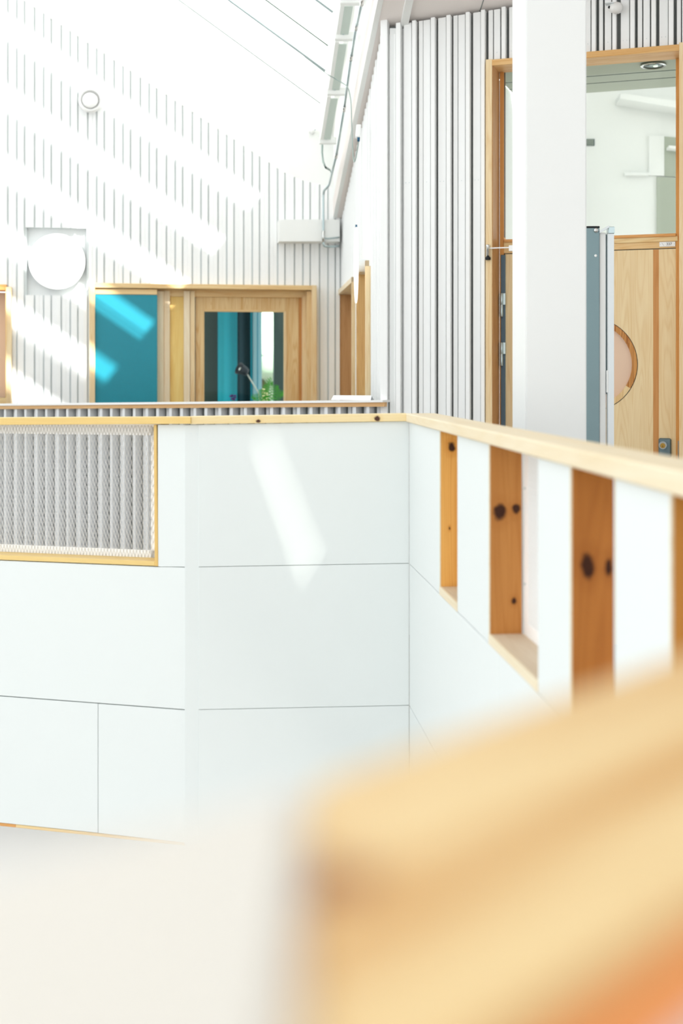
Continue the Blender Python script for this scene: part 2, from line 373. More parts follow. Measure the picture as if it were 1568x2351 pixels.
# ---- far wall
FL = [PF.sz(x, y) for x, y in ((-460, -335), (-40, -62), (650, 395), (690, 413), (782, 436))]
def interp(tab, s):
    for (a, za), (b, zb) in zip(tab, tab[1:]):
        if s <= b or (b, zb) == tab[-1]: return za+(zb-za)*(s-a)/(b-a)
ztopF = lambda s: interp(FL, s)
def ztopUp(s): q = PF.w(s, 0, 0); return roof_z(q.x, q.y)
wf = root('wall_far', PF.w(-1.3, 0, ZF), kind='structure')
R_W1 = rect(PF, -260, 662, 16, 913); R_D = rect(PF, 212, 660, 721, 1400); R_D = (R_D[0], R_D[1], ZF, R_D[3])
R_LP = rect(PF, 61, 523, 199, 678); R_BX = rect(PF, 641, 504, 779, 554)
R_V = rect(PF, 186, 210, 231, 252)
sF0, sF1 = PF.s(-430), .12
PF.holes('wall_core', M_BACKF, sF0, sF1, ZF, lambda s: ztopF(s)+.05, [R_W1, R_D, R_LP], -.12, -.0125, wf)
PF.poly('upstand', M_BEAM, [(sF0, ztopF(sF0)), (FL[1][0], FL[1][1]), (FL[2][0], FL[2][1]), (FL[3][0], FL[3][1]), (sF1, ztopF(sF1)), (sF1, ztopUp(sF1)+.1), (sF0, ztopUp(sF0)+.02)], -.06, -.004, wf)
slats(PF, sF0, PF.s(781), PF.s(16), ZF, ztopF, [R_W1, R_D, R_LP], wf, low=(-.012, 0.), fin=(-.012, .006), per=.198, pat=PATF, base=.198)
PF.pix('boxing', M_BEAM, [(641, 504), (780, 504), (780, 554), (641, 554)], -.02, .16, wf)
# window at the left edge of the far wall
w1 = root('window_1', PF.w(R_W1[0], 0, R_W1[2]), kind='structure')
a, b, z0, z1 = R_W1
PF.box('casing', W_FRV, b, b+.038, -.13, .065, z0-.045, z1+.01, w1)
PF.box('casing', W_FRH, a, b, -.13, .065, z0-.045, z0, w1)
PF.box('lining', W_ORH, a, b, -.13, .05, z1-.012, z1+.03, w1)
PF.box('lining', W_YEL, b-.004, b, -.13, .06, z0, z1-.013, w1)
PF.box('pane', M_FROST, a, b-.006, -.13, -.12, z0, z1-.02, w1)
# door set in the far wall
d2 = root('door_2', PF.w(R_D[0], 0, ZF), kind='structure')
def fb(name, mat, x0, y0, x1, y1, n0, n1, par=d2, bev=.002):
    s0, zt = PF.sz(x0, y0, n1); s1, _ = PF.sz(x1, y0, n1); _, zb = PF.sz((x0+x1)/2, y1, n1)
    _, zt = PF.sz((x0+x1)/2, y0, n1)
    if y1 > 1000: zb = ZF
    return PF.box(name, mat, s0, s1, n0, n1, zb, zt, par, bev)
W_CASK = wood('knotty_casing_pine', '#ead0a0', '#cda067', 2, [(.004, 0, .62, .03, .006), (-.002, 0, .02, .04, .007)], line=.3)
fb('casing', W_FRV, 205, 651, 218, 1400, -.13, .065)
fb('casing', W_FRH, 218, 652.5, 716, 663, -.13, .065)
fb('casing', W_FRV, 716, 655, 727, 1400, -.13, .065)
fb('lining', W_CASK, 704, 668, 715.5, 1400, -.12, .03)
fb('head_frame', W_FRH, 218, 663, 361, 676, -.14, .045)
fb('head_frame', W_FRH, 361, 663, 704, 682, -.14, -.06)
fb('stile', W_PALE, 361, 668, 376, 1400, -.13, -.03)
fb('stile', W_PALE, 376, 668, 390, 1400, -.13, -.045)
fb('stile', W_PALE, 422, 668, 436, 1400, -.13, -.03)
fb('stile', W_FRV, 436.5, 668, 447.5, 1400, -.13, -.04)
fb('side_panel', W_YEL, 390, 677, 422, 1400, -.13, -.075)
fb('teal_panel', M_TEAL, 218, 676, 361, 1400, -.02, .040)
fb('jamb_frame', W_FRV, 694, 679, 704.5, 1400, -.13, -.045)
fb('jamb_strip', W_STAVE, 686, 681, 694, 1400, -.13, -.08)
lf = fb('leaf_stile', W_V, 449, 679, 469, 1400, -.13, -.085)
fb('leaf_stile', W_V, 655, 681, 686, 1400, -.13, -.085)
xs = [469, 486, 503, 523, 540, 559, 583, 600, 619, 640, 655]
for x0, x1 in zip(xs, xs[1:]): fb('top_stave', W_V, x0, 680, x1, 714, -.13, -.085-.001*random.random(), bev=.0008)
fb('glazing_bead', W_FRH, 469, 711, 655, 716, -.12, -.078)
fb('glazing_bead', W_FRV, 652, 714, 658, 1400, -.12, -.078)
fb('leaf_bottom_rail', W_H, 469, 1120, 655, 1400, -.13, -.085)
fb('pane', M_GLASS, 469, 716, 653, 1120, -.108, -.102, bev=0)

# ---- side wall (edge on)
ws = root('wall_side', PS.w(1.5, 0, ZF), kind='structure')
def ztopS(s): q = PS.w(s, 0, 0); return ceil_z(q.x, q.y)-.02
def srect(x0, y0, x1): a = PS.s(x0); b = PS.s(x1); z = PS.sz(x0, y0)[1]; return (a, b, ZF, z)
sA0, sA1 = PS.s(811), PS.s(778.5); sB0, sB1 = PS.s(843), PS.s(821)
R_A = (sA0, sA1, ZF, .70); R_B = (sB0, sB1, ZF, .72)
PS.holes('wall_core', M_WALL, -.03, 3.05, ZF, lambda s: ztopS(s)-.02, [R_A, R_B], -.16, -.05, ws)
slats(PS, .03, 3.05, .05, ZF, ztopS, [R_A, R_B], ws, low=(-.05, -.020), fin=(-.05, -.012), name='slat')
for i, (s0, s1, z1, nm) in enumerate(((sA0, sA1, .70, 'door_3'), (sB0, sB1, .72, 'door_4'))):
    r = root(nm, PS.w(s0, 0, ZF), kind='structure')
    kn = [(0, -.02, .35, .03, .018), (0, .03, .1, .02, .01), (0, .02, -.6, .05, .02)] if i == 0 else [(0, .0, .3, .02, .008)]
    wj = wood('knotty_jamb_%s' % 'ab'[i], ('#c69a6b', '#e7c488')[i], ('#a06e3f', '#b98450')[i], 2, kn, line=.2)
    PS.box('casing', W_FRV, s0, s0+.035, -.26, .010, ZF, z1+.035, r)
    PS.box('casing', W_PALE, s0, s1, -.26, .010, z1, z1+.035, r)
    PS.box('jamb', wj, s1-.03, s1, -.26, .010, ZF, z1, r)
    PS.box('leaf', W_DOOR, s0+.035, s1-.03, -.24, -.20, ZF, z1, r)

# ---- right slatted wall with the door
wr = root('wall_right', PR.w(.8, 0, ZF), kind='structure')
DN = -.10                                              # depth of the inner frame
R_DR = rect(PR, 1121, 120, 1560, 1500); R_DR = (PR.s(1120), PR.s(1562), ZF, PR.sz(1130, 140)[1])
def ztopR(s): q = PR.w(s, 0, 0); return ceil_z(q.x, q.y)-.02-.0
PR.holes('wall_core', M_BACK, .0, PR.s(1600)+.6, ZF, lambda s: ztopR(s)-.0, [R_DR], -.14, -.03, wr)
RS = [(873.5, 888.5, 2), (893.3, 907.4, 0), (908.8, 918.5, 1), (926.9, 944.2, 0), (945.7, 954.1, 1), (961.5, 970.9, 0), (972.2, 987.6, 0), (989, 997.9, 1),
      (1005.9, 1023.5, 0), (1024.8, 1033.6, 1), (1041, 1050.5, 0), (1052, 1067.3, 0), (1069, 1077.8, 1), (1086.3, 1103, 0), (1104, 1112.6, 1),
      (1121.6, 1131.5, 0), (1134, 1148, 0), (1151, 1160, 1), (1169, 1186, 0), (1187.5, 1197, 1), (1205, 1215, 0), (1217, 1232, 0), (1234, 1243, 1),
      (1251, 1269, 0), (1271, 1280, 1), (1288, 1298, 0), (1300, 1315, 0), (1317, 1326, 1), (1335, 1355.5, 0),
      (1358, 1367, 1), (1375.5, 1384, 0), (1388.4, 1402.9, 0), (1405.6, 1414.2, 1), (1425.3, 1444.6, 0), (1446.6, 1456.3, 1), (1464, 1474, 0),
      (1477, 1491.7, 0), (1495, 1505, 1), (1513.7, 1533.4, 0), (1535, 1545.5, 1), (1554, 1563, 0), (1566, 1581, 0), (1583, 1592, 1)]
def zdoor(s): return PR.sz(1130, 138)[1]+.004
for x0, x1, f in RS:
    n1 = .030 if f else 0.0
    a, b = PR.s(x0, n1), PR.s(x1, n1)
    zt = (lambda s: ztopR(s)+.03) if f == 2 else ((lambda s: ztopR(s)-.05) if x0 < 900 else ztopR)
    put_slat(PR, a, b, 1 if f else 0, ZF, zt, [(PR.s(1114.5), PR.s(1570), ZF, PR.sz(1130, 138, .06)[1]+.0)] if x0 > 1113 else [], wr, (-.018, 0.), (-.018, .030))
for x0, x1, f in RS:
    if f or x1-x0 < 12: continue
    for fx_ in (.28, .72) if x1-x0 > 16 else (.5,):
        px_ = x0+(x1-x0)*fx_; yy = 417-.039*(px_-900)*0-(px_-1000)*.039 if x0 < 1110 else 113-.0925*(px_-1349)-12
        s_, z_ = PR.sz(px_, yy, .0)
        PR.disc('nail', M_STEEL, s_, z_, .0016, -.002, .0022, wr, 8)
slats(PR, PR.s(1597), PR.s(1600)+.58, PR.s(1597), ZF, ztopR, [], wr, fin=(-.018, .034))
# ceiling joints and batten over that wall
def cw(px, py, dz=0.0):                                 # point on the ceiling under a pixel
    d = Vector(((px-CX)/F, 1, (HY-py)/F)); lo, hi = 3.0, 12.0
    f = lambda t: d.z*t-ceil_z(d.x*t, t)
    for _ in range(60):
        m = (lo+hi)/2
        if (f(lo) < 0) == (f(m) < 0): lo = m
        else: hi = m
    return Vector((d.x*lo, lo, d.z*lo-dz))
c0, c1 = cw(925, 64), cw(938, 0)
hexa('trim_3', M_BEAM, c0-Vector((.02, 0, .03)), (c1-c0)*14, Vector((.04, .0, 0)), Vector((0, 0, .03)))['kind'] = 'structure'
c0, c1 = cw(1100, 30), cw(1110, 0)
hexa('trim_4', M_BACK, c0-Vector((.002, 0, .0025)), (c1-c0)*12, Vector((.004, .0, 0)), Vector((0, 0, .003)))['kind'] = 'structure'

# ---- the door with its transom window
d1 = root('door_1', PR.w(R_DR[0], 0, ZF), kind='structure')
def rb(name, mat, x0, x1, y0, y1, n0, n1, par=d1, bev=.0015, ref=None):
    """box on the door wall: side edges from pixel columns, heights from rows read at column REF"""
    ref = ref or (x0+x1)/2; s0, s1 = PR.s(x0, n1), PR.s(x1, n1); zt = PR.sz(ref, y0, n1)[1]; zb = ZF if y1 > 1400 else PR.sz(ref, y1, n1)[1]
    return PR.box(name, mat, s0, s1, n0, n1, zb, zt, par, bev)
W_HEAD = wood('head_pine', '#eac48a', '#d39a54', 0, [(.42, 0, .0, .03, .012)], line=.45, knotcol='#b5814a')
rb('casing', W_FRV, 1115, 1129.5, 136, 1500, DN-.02, .06, ref=1122)
rb('casing', W_HEAD, 1129.5, 1559, 136, 150, DN-.02, .06, ref=1135)
rb('casing', W_FRV, 1559, 1574, 97, 1500, DN-.02, .06, ref=1565)
s0 = PR.s(1129.5, .06); zt = PR.sz(1135, 150, .06)[1]
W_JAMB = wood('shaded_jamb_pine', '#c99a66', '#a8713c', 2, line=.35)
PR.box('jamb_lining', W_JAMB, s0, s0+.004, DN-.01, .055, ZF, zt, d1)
# inner frame
yl = lambda y, x: y
rb('inner_frame', W_ORV, 1147, 1156.5, 153, 1500, DN-.05, DN, ref=1150)
rb('inner_frame', W_ORH, 1156.5, 1551.5, 137.5, 146, DN-.05, DN, ref=1352)
rb('inner_frame', W_ORV, 1551.5, 1560, 118, 1500, DN-.05, DN, ref=1556)
rb('transom_bar', W_ORH, 1156.5, 1551.5, 540.5, 547, DN-.05, DN+.012, ref=1410)
rb('transom_bar', W_H, 1156.5, 1556, 547, 558.5, DN-.05, DN+.004, ref=1410)
rb('frame_head', W_FRH, 1156.5, 1556, 558.5, 573.5, DN-.05, DN-.003, ref=1410)
rb('pane', M_GLASSG, 1156.5, 1551.5, 146, 540.5, DN-.035, DN-.03, bev=0, ref=1410)
rb('glazing_gasket', M_BLACK, 1156, 1157.6, 151, 545, DN-.04, DN-.01, bev=0, ref=1157)
rb('glazing_gasket', M_BLACK, 1156.5, 1551.5, 145.4, 147.4, DN-.04, DN-.004, bev=0, ref=1352)
rb('gasket', M_GASK, 1149.5, 1160, 585, 1500, DN-.04, DN+.004, ref=1155)
rb('gap_strip', M_BLACK, 1553.2, 1556.2, 568.5, 1500, DN-.05, DN-.006, bev=0, ref=1554)
rb('gap_strip', M_BLACK, 1160, 1554, 573, 576, DN-.05, DN-.010, bev=0, ref=1410)
# leaf with round opening
LN = DN-.004; cs, cz = PR.sz(1355, 837, LN); rr = (PR.s(1463, LN)-PR.s(1355, LN)); r_out = rr*1.0
l0, l1 = PR.s(1160, LN), PR.s(1553, LN); zt = PR.sz(1410, 575.5, LN)[1]
def leaf_mesh():
    bm = bmesh.new(); es = []
    ol = [(l0, ZF), (l1, ZF), (l1, zt), (l0, zt)]; il = [(cs+r_out*math.cos(t*math.pi/24), cz+r_out*math.sin(t*math.pi/24)) for t in range(48)]
    cx_, cz_ = (l0+l1)/2, (ZF+zt)/2
    for lp in (ol, il):
        v = [bm.verts.new((x-cx_, .022*-PR.sg*-1, z-cz_)) for x, z in lp]; es += [bm.edges.new((v[i], v[(i+1) % len(v)])) for i in range(len(v))]
    r = bmesh.ops.triangle_fill(bm, edges=es, use_beauty=True); fs = [f for f in r['geom'] if isinstance(f, bmesh.types.BMFace)]
    g = bmesh.ops.extrude_face_region(bm, geom=fs); bmesh.ops.translate(bm, verts=[x for x in g['geom'] if isinstance(x, bmesh.types.BMVert)], vec=(0, -.044*PR.sg, 0))
    return bm2me(bm, 'leaf'), PR.w(cx_, LN-.022, cz_)
me, lc = leaf_mesh(); leaf = link('leaf', me, W_DOOR, d1, lc, PR.rz)
PR.box('dark_stave', W_STAVE, PR.s(1499.5, LN), PR.s(1512.5, LN), LN-.01, LN+.0006, ZF, zt-.001, d1)
for k in range(6):                                       # porthole ring in short grained segments
    a0, a1 = (k*60-31)*math.pi/180, (k*60+29)*math.pi/180; r_in = r_out*.888
    arc = [(cs+r_out*math.cos(a0+(a1-a0)*i/8), cz+r_out*math.sin(a0+(a1-a0)*i/8)) for i in range(9)]
    arc += [(cs+r_in*math.cos(a1-(a1-a0)*i/8), cz+r_in*math.sin(a1-(a1-a0)*i/8)) for i in range(9)]
    PR.poly('porthole_ring_segment', W_RING if k < 5 else W_V, arc, LN-.05, LN+.002, d1)
PR.disc('porthole_groove', M_BLACK, cs, cz, r_out*1.012, LN-.03, LN+.0012, d1, 64, r_out*.998)
PR.disc('porthole_pane', M_FROST, cs, cz, r_out*.89, LN-.03, LN-.02, d1, 48)
# hinges
for y in (673, 786):
    h = rb('hinge', M_STEEL, 1151.5, 1160.3, y, y+27, DN+.003, DN+.014, ref=1155)
    s_, z_ = PR.sz(1151, y, DN+.02); z2 = PR.sz(1151, y+54, DN+.02)[1]
    lathe('knuckle', M_STEEL, PR.w(s_, DN+.018, z2), [(.008, 0), (.009, .002), (.009, (z_-z2)/2-.002), (.0075, (z_-z2)/2), (.009, (z_-z2)/2+.002), (.009, z_-z2-.002), (.006, z_-z2)], h, 12)
# lock
lk = rb('lock_plate', M_LOCK, 1511.5, 1541, 1006, 1052, LN, LN+.016, bev=.007, ref=1525)
s_, z_ = PR.sz(1522, 1022, LN+.02)
PR.disc('lock_collar', M_CHROME, s_, z_, .0205, LN+.012, LN+.030, lk, 28)
PR.disc('lock_cylinder', M_BRASS, s_, z_-.002, .0135, LN+.02, LN+.033, lk, 24)
PR.box('keyway', M_BLACK, s_-.0012, s_+.0012, LN+.03, LN+.0335, z_-.010, z_-.001, lk)
rb('strike_plate', M_STEEL, 1556, 1558, 1012, 1060, DN-.02, DN+.004, ref=1557)
# door stay
st = rb('door_stay', M_PLAST, 1120, 1178, 567.6, 570.0, .062, .070, bev=0, ref=1150)
s_, z_ = PR.sz(1120, 561, .075); zb = PR.sz(1120, 590, .075)[1]; ze = PR.sz(1120, 597, .075)[1]
lathe('stay_pin', M_CHROME, PR.w(s_, .075, zb), [(.009, 0), (.0085, .05), (.0105, .055), (.0105, z_-zb-.004), (.005, z_-zb)], st, 14)
lathe('stay_buffer', M_BLACK, PR.w(s_, .075, ze), [(.012, 0), (.0145, .003), (.0145, zb-ze-.003), (.012, zb-ze)], st, 14)
rb('stay_block', M_PLAST, 1168, 1184, 563, 576, .04, .075, st, ref=1172)

# ------------------------------------------------------------------ room behind the door
def rz(px, py, D): return Vector(((px-CX)/F*D, D, (HY-py)/F*D))
ZS = 1.76
sa, sb_ = PR.s(1100), PR.s(1660)
q = [PR.w(sa, -.15, ZS), PR.w(sb_+.6, -.15, ZS), PR.w(sb_+.6, -1.05, ZS), PR.w(sa, -1.05, ZS)]
flat('ceiling_inner', M_SOFF, q, None, Vector((0, 0, .1)), kind='structure')
q = [PR.w(sa, -1.05, 2.75), PR.w(sb_+1.6, -1.05, 2.75), PR.w(sb_+1.6, -4.4, 2.75), PR.w(sa, -4.4, 2.75)]
flat('ceiling_room', M_WALL, q, None, Vector((0, 0, .1)), kind='structure')
for n_ in (-.62, -.80):
    hexa('trim_5' if n_ > -.7 else 'trim_6', M_GREY, PR.w(sa, n_, ZS-.002), PR.w(sb_+.6, n_, ZS-.002)-PR.w(sa, n_, ZS-.002), Vector((0, .006, 0)), Vector((0, 0, .003)))['kind'] = 'structure'
PB = Pl((1.6, 10.2), (1, -.06))
tag(PB.box('wall_room', M_ROOM, -1.6, 2.2, -.1, 0, ZF, 3.2), kind='structure')
tag(PB.pix('trim_7', M_ROOM, [(1424, 214), (1640, 243), (1640, 262), (1424, 226)], 0, .25), kind='structure')
tag(PB.pix('trim_8', M_ROOM, [(1490, 312), (1525, 312), (1525, 404), (1490, 402)], 0, .02), kind='structure')
tag(PB.pix('trim_9', M_SOFF, [(1524, 313), (1620, 322), (1620, 412), (1524, 404)], 0, .012), kind='structure')
tag(PB.pix('trim_10', M_ROOM, [(1536, 334), (1620, 340), (1620, 348), (1536, 340)], 0, .12), kind='structure')
tag(PB.pix('trim_11', M_SOFF, [(1508, 406), (1620, 412), (1620, 900), (1508, 900)], 0, .02), kind='structure')
tag(PB.pix('trim_12', M_ROOM, [(1434, 396), (1490, 396), (1490, 402), (1434, 402)], 0, .06), kind='structure')
vg = PB.pix('air_grille', M_GREY, [(1322, 319), (1365, 319), (1365, 334), (1322, 334)], 0, .012)
tag(vg, 'small grey air grille on pale green wall behind transom glass', 'grille')
for x in range(1324, 1364, 4): PB.pix('slat', M_SOFF, [(x, 320), (x+1.5, 320), (x+1.5, 333), (x, 333)], .012, .016, vg)
D_ = 1.75*F/(HY-151); q = rz(1500, 151, D_)
dl = root('downlight', q, 'round recessed downlight in the grey-green soffit behind glass', 'light')
lathe('rim', M_CHROME, q-Vector((0, 0, .004)), [(.068, .0), (.072, .006), (.060, .006), (.056, 0)], dl, 32, cap=False)
lathe('reflector', M_STEEL, q+Vector((0, 0, .002)), [(.058, -.001), (.045, .004), (.04, .006)], dl, 32)
lathe('bulb', M_DOWN, q+Vector((.012, 0, -.005)), [(.012, 0), (.014, .004), (.010, .007)], dl, 16)
tag(flat('wall_room_side', M_ROOM, [PR.w(sa-.05, -.15, ZF), PR.w(sa-.05, -3.4, ZF), PR.w(sa-.05, -3.4, 3.2), PR.w(sa-.05, -.15, 2.2)], None, Vector((-.05, 0, 0))), kind='structure')

# ------------------------------------------------------------------ pillar
u2 = Vector((1, .0857)).normalized(); v2 = Vector((-.0857, 1)).normalized(); p0 = Vector((.592, 4.2))
pil = flat('pillar', M_PILLAR, [(*(p0), ZF), (*(p0+u2*.2), ZF), (*(p0+u2*.2+v2*.2), ZF), (*(p0+v2*.2), ZF)], None, Vector((0, 0, ceil_z(.7, 4.3)-ZF)), kind='structure')
bm = bmesh.new(); bm.from_mesh(pil.data); bmesh.ops.bevel(bm, geom=[e for e in bm.edges if abs(e.verts[0].co.z-e.verts[1].co.z) > 1], offset=.004, segments=2, affect='EDGES'); bm.to_mesh(pil.data); bm.free()

# ------------------------------------------------------------------ half wall with white slats
hw = root('half_wall', PH.w(-1.2, 0, ZF), 'low white slatted half wall with pine lath below a top painted sunlit white', 'half wall')
zl, zr = (HY-931.5)*8.7/F, (HY-923.5)*7.14/F
sl_ = (hl-hr).length
def zh(s): return zr+(zl-zr)*(-s/sl_)                     # underside of the top painted sunlit white
s0h = -sl_-1.3
PH.poly('sunlit_white_top', M_PLAST, [(s0h, zh(s0h)), (-.005, zh(0)), (-.005, zh(0)+.012), (s0h, zh(s0h)+.014)], -.10, .008, hw)  # added board, sun on the rail top put into its white
PH.poly('lath', W_LATH, [(s0h, zh(s0h)-.022), (0, zh(0)-.024), (0, zh(0)-.0005), (s0h, zh(s0h)-.0005)], -.03, .0, hw)
PH.poly('wall_core', M_BACK, [(s0h, ZF), (-.01, ZF), (-.01, zh(0)-.001), (s0h, zh(s0h)-.001)], -.18, -.075, hw)
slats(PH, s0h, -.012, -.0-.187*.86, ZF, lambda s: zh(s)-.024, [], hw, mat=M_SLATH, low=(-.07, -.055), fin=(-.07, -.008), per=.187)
# folded card on it
q = [PH.sz(760, 921, -.05)[0], PH.sz(851, 921, -.05)[0]]; zc = zh(q[1]/2+q[0]/2)+.0135; hh = .026
cd_ = root('tent_card', PH.w((q[0]+q[1])/2, -.07, zc), 'folded white paper card standing on top of the slatted half wall', 'card')
for n0_, n1_, nm in ((-.09, -.07, 'back_flap'), (-.05, -.07, 'front_flap')):
    A_, B_ = PH.w(q[0], n0_, zc), PH.w(q[1], n0_, zc); C_, D__ = PH.w(q[1]-.006, n1_, zc+hh), PH.w(q[0]+.004, n1_, zc+hh)
    flat(nm, M_PAPER, [A_, B_, C_, D__], None, Vector((0, .0012, .0)), cd_)

# ------------------------------------------------------------------ parapets
def ppanel(pl, pxs, par, n0=-.016, n1=0.0, mat=M_PANEL, name='panel'): return pl.pix(name, mat, pxs, n0, n1, par, .0012)
# middle
pm = root('parapet', PM.w(-.4, 0, -1.5), 'white panelled parapet facing us, pine cap with two round dark knots, sunlit streak', 'parapet')
ppanel(PM, [(455.5, 975), (939.5, 967), (939.8, 1293.0), (455.5, 1301.4)], pm)
ppanel(PM, [(455.5, 1302.4), (939.8, 1294.0), (939.8, 1619.2), (455.5, 1629.2)], pm)
ppanel(PM, [(455.5, 1630.2), (939.8, 1620.2), (939.5, 1925), (455.5, 1938)], pm)
k1 = PM.sz(592, 967, .014); k2 = PM.sz(865, 961, .014)
cpx = [(437.5, 974), (940.5, 967), (940.5, 950), (437.5, 957)]; cc = [PM.sz(x, y, .014) for x, y in cpx]; sc = sum(c[0] for c in cc)/4; zc = sum(c[1] for c in cc)/4
W_CAPM = wood('knotty_cap_pine', '#efdaaa', '#e2c383', 0, [(k1[0]-sc, -.06, k1[1]-zc, .009, .006), (k2[0]-sc, -.06, k2[1]-zc, .010, .0095)], line=.12, knotcol='#4a2a1c')
PM.pix('cap', W_CAPM, cpx, -.11, .014, pm, .0015)
PM.box('core', M_BACK, PM.s(430), -.002, -.10, -.017, -1.5, -.14, pm)
PM.pix('corner_post', M_PANEL, [(424, 975.5), (457, 975), (457, 1938), (424, 1940)], -.03, -.005, pm, .001)
for x in (438, 452): PM.disc('screw', M_ALU, *PM.sz(x, 996), .0022, -.004, -.0032, pm, 10)
# left
plr = root('parapet.001', PLft.w(-.4, 0, -1.5), 'white panelled parapet with a pine lined opening filled by white expanded metal mesh', 'parapet')
LX = -420
def ly(y0, y1, x): return y0+(y1-y0)*x/425.0
def lp(name, mat, xy, n0, n1, par=plr, bev=.0012): return PLft.pix(name, mat, xy, n0, n1, par, bev)
lp('panel', M_PANEL, [(362, 975), (426, 974.5), (426, 1301.5), (366, 1301), (362, 1300)], -.016, 0)
lp('panel', M_PANEL, [(LX, ly(1286, 1303, LX)), (0, 1287), (361, 1301.6), (426, 1303), (426, 1629), (0, 1597), (LX, ly(1597, 1629, LX))], -.016, 0)
lp('panel', M_PANEL, [(LX, ly(1599, 1631, LX)), (0, 1599), (224.3, 1615.8), (224.3, 1912), (0, 1889), (LX, ly(1889, 1933, LX))], -.016, 0)
lp('panel', M_PANEL, [(225.3, 1616), (426, 1631), (426, 1934), (225.3, 1912.4)], -.016, 0)
lp('bottom_strip', W_ORH, [(LX, ly(1889.5, 1933.5, LX)), (36, 1893), (36, 1900), (LX, ly(1897, 1941, LX))], -.10, -.003)
lp('bottom_strip', W_H, [(36, 1893), (426, 1934), (426, 1941), (36, 1900)], -.10, -.003)
lp('cap', W_CAPL, [(LX, 963), (0, 959.4), (437, 957.6), (437, 973.2), (0, 975.6), (LX, 980)], -.11, .022)
kz = PLft.sz(355, 1237, .003); o0 = PLft.sz(357, 975, .003); o1 = PLft.sz(361, 1299, .003)
W_LIN = wood('knotty_lining_pine', '#e6c680', '#d6a857', 2, [(-.004, 0, kz[1]-(o0[1]+o1[1])/2, .012, .006)], line=.12)
lp('lining', W_LIN, [(352.5, 975), (358.9, 975), (362.4, 1300), (355, 1300)], -.10, .003)
lp('lining', W_CAPL, [(LX, ly(1274, 1291, LX)), (0, 1274.5), (355, 1289), (355, 1299.5), (0, 1285.2), (LX, ly(1285, 1302, LX))], -.10, .003)
PLft.pix('core', M_BACK, [(363, 985), (428, 985), (428, 1930), (225, 1910), (LX, ly(1889, 1933, LX)), (LX, ly(1330, 1347, LX)), (0, 1330), (363, 1345)], -.10, -.017, plr)
# expanded metal mesh
mn = -.078
def mesh_sheet(pl, s0, s1, zb, zt, n, pw, ph, wd, th, par, name='mesh'):
    bm = bmesh.new(); sc, zc = (s0+s1)/2, (zb(sc0 := (s0+s1)/2)+zt((s0+s1)/2))/2
    def strip(p, q):
        d = Vector((q[0]-p[0], q[1]-p[1])).normalized(); t = Vector((-d.y, d.x))*wd/2; ys = (0, th)
        v = [bm.verts.new((x[0]+t.x*k-sc, y, x[1]+t.y*k-zc)) for x in (p, q) for k in (-1, 1) for y in ys]
        for f in ((0, 1, 3, 2), (4, 6, 7, 5), (0, 4, 5, 1), (2, 3, 7, 6)): bm.faces.new([v[i] for i in f])
    nx = int((s1-s0)/pw)+1; nz = int((zt(s0)-zb(s0))/(ph/2))+2
    for i in range(nx):
        for j in range(nz):
            s = s0+i*pw+(pw/2 if j % 2 else 0); z = max(zb(s0), zb(s1))*0+zb(s)+j*ph/2
            if s+pw/2 > s1 or z+ph/2 > zt(s)+.012: continue
            strip((s, z), (s-pw/2, z+ph/2)); strip((s, z), (s+pw/2, z+ph/2))
    o = link(name, bm2me(bm, name), M_MESHM, par, pl.w(sc, n, zc), pl.rz); o['kind'] = 'stuff'; return o
ms0, ms1 = PLft.s(-170, mn), PLft.s(357, mn)
za, zb_ = PLft.sz(0, 1276, mn), PLft.sz(352, 1287, mn); slope = (zb_[1]-za[1])/(zb_[0]-za[0])
mzb = lambda s: za[1]+slope*(s-za[0])*0.2+.004
ta, tb_ = PLft.sz(0, 977, mn), PLft.sz(352, 976, mn)
mzt = lambda s: ta[1]
mesh_sheet(PLft, ms0, ms1, mzb, mzt, mn, .01215, .0315, .0030, .0022, plr)
bw = .03
PLft.box('mesh_border', M_MESHM, ms0, ms1+.01, mn-.006, mn-.003, mzb(ms1)-.02, mzb(ms1)+.035, plr)
PLft.box('mesh_border', M_MESHM, ms0, ms1+.01, mn-.006, mn-.003, mzt(ms1)-.028, mzt(ms1)+.01, plr)
PLft.box('mesh_border', M_MESHM, ms1-.018, ms1+.008, mn-.006, mn-.003, mzb(ms1), mzt(ms1), plr)
# right
pr = root('parapet.002', PP.w(1.6, 0, -1.5), 'white parapet receding to us with narrow deep slots lined in knotty pine', 'parapet')
def ps(px): return PP.s(px)
zc0, zc1 = -.125, -.099; SE = PP.s(1568)+1.0
OP = [(ps(1010), ps(1050)), (ps(1123), ps(1235)), (ps(1310), ps(1411)), (ps(1540), ps(1540)+.30), (ps(1540)+.56, ps(1540)+.8)]
ZSL, ZS2 = -.577, -.600
edges = [0.003]+[e for o in OP for e in o]+[SE]
for a, b in zip(edges[0::2], edges[1::2]):
    PP.box('panel', M_PANEL, a, b, -.016, 0, ZS2+.001, zc0, pr, .0012)
PP.box('panel', M_PANEL, .003, 1.45, -.016, 0, -1.071, ZS2-.001, pr, .0012)
PP.box('panel', M_PANEL, 1.453, SE, -.016, 0, -1.071, ZS2-.001, pr, .0012)
PP.box('panel', M_PANEL, .003, SE, -.016, 0, -1.5, -1.074, pr, .0012)
PP.box('core', M_BACK, .01, SE, -.075, -.017, -1.5, ZSL-.03, pr)
SK = ps(1568)
ctop = lambda s: -.0985-.0155*s/SK
cbot = lambda s: -.1268-.0205*s/SK
PP.poly('cap', W_CAPP, [(-.012, cbot(0)), (SE, cbot(SE)), (SE, ctop(SE)), (-.012, ctop(0))], -.088, .013, pr, .003)
RN = -.076
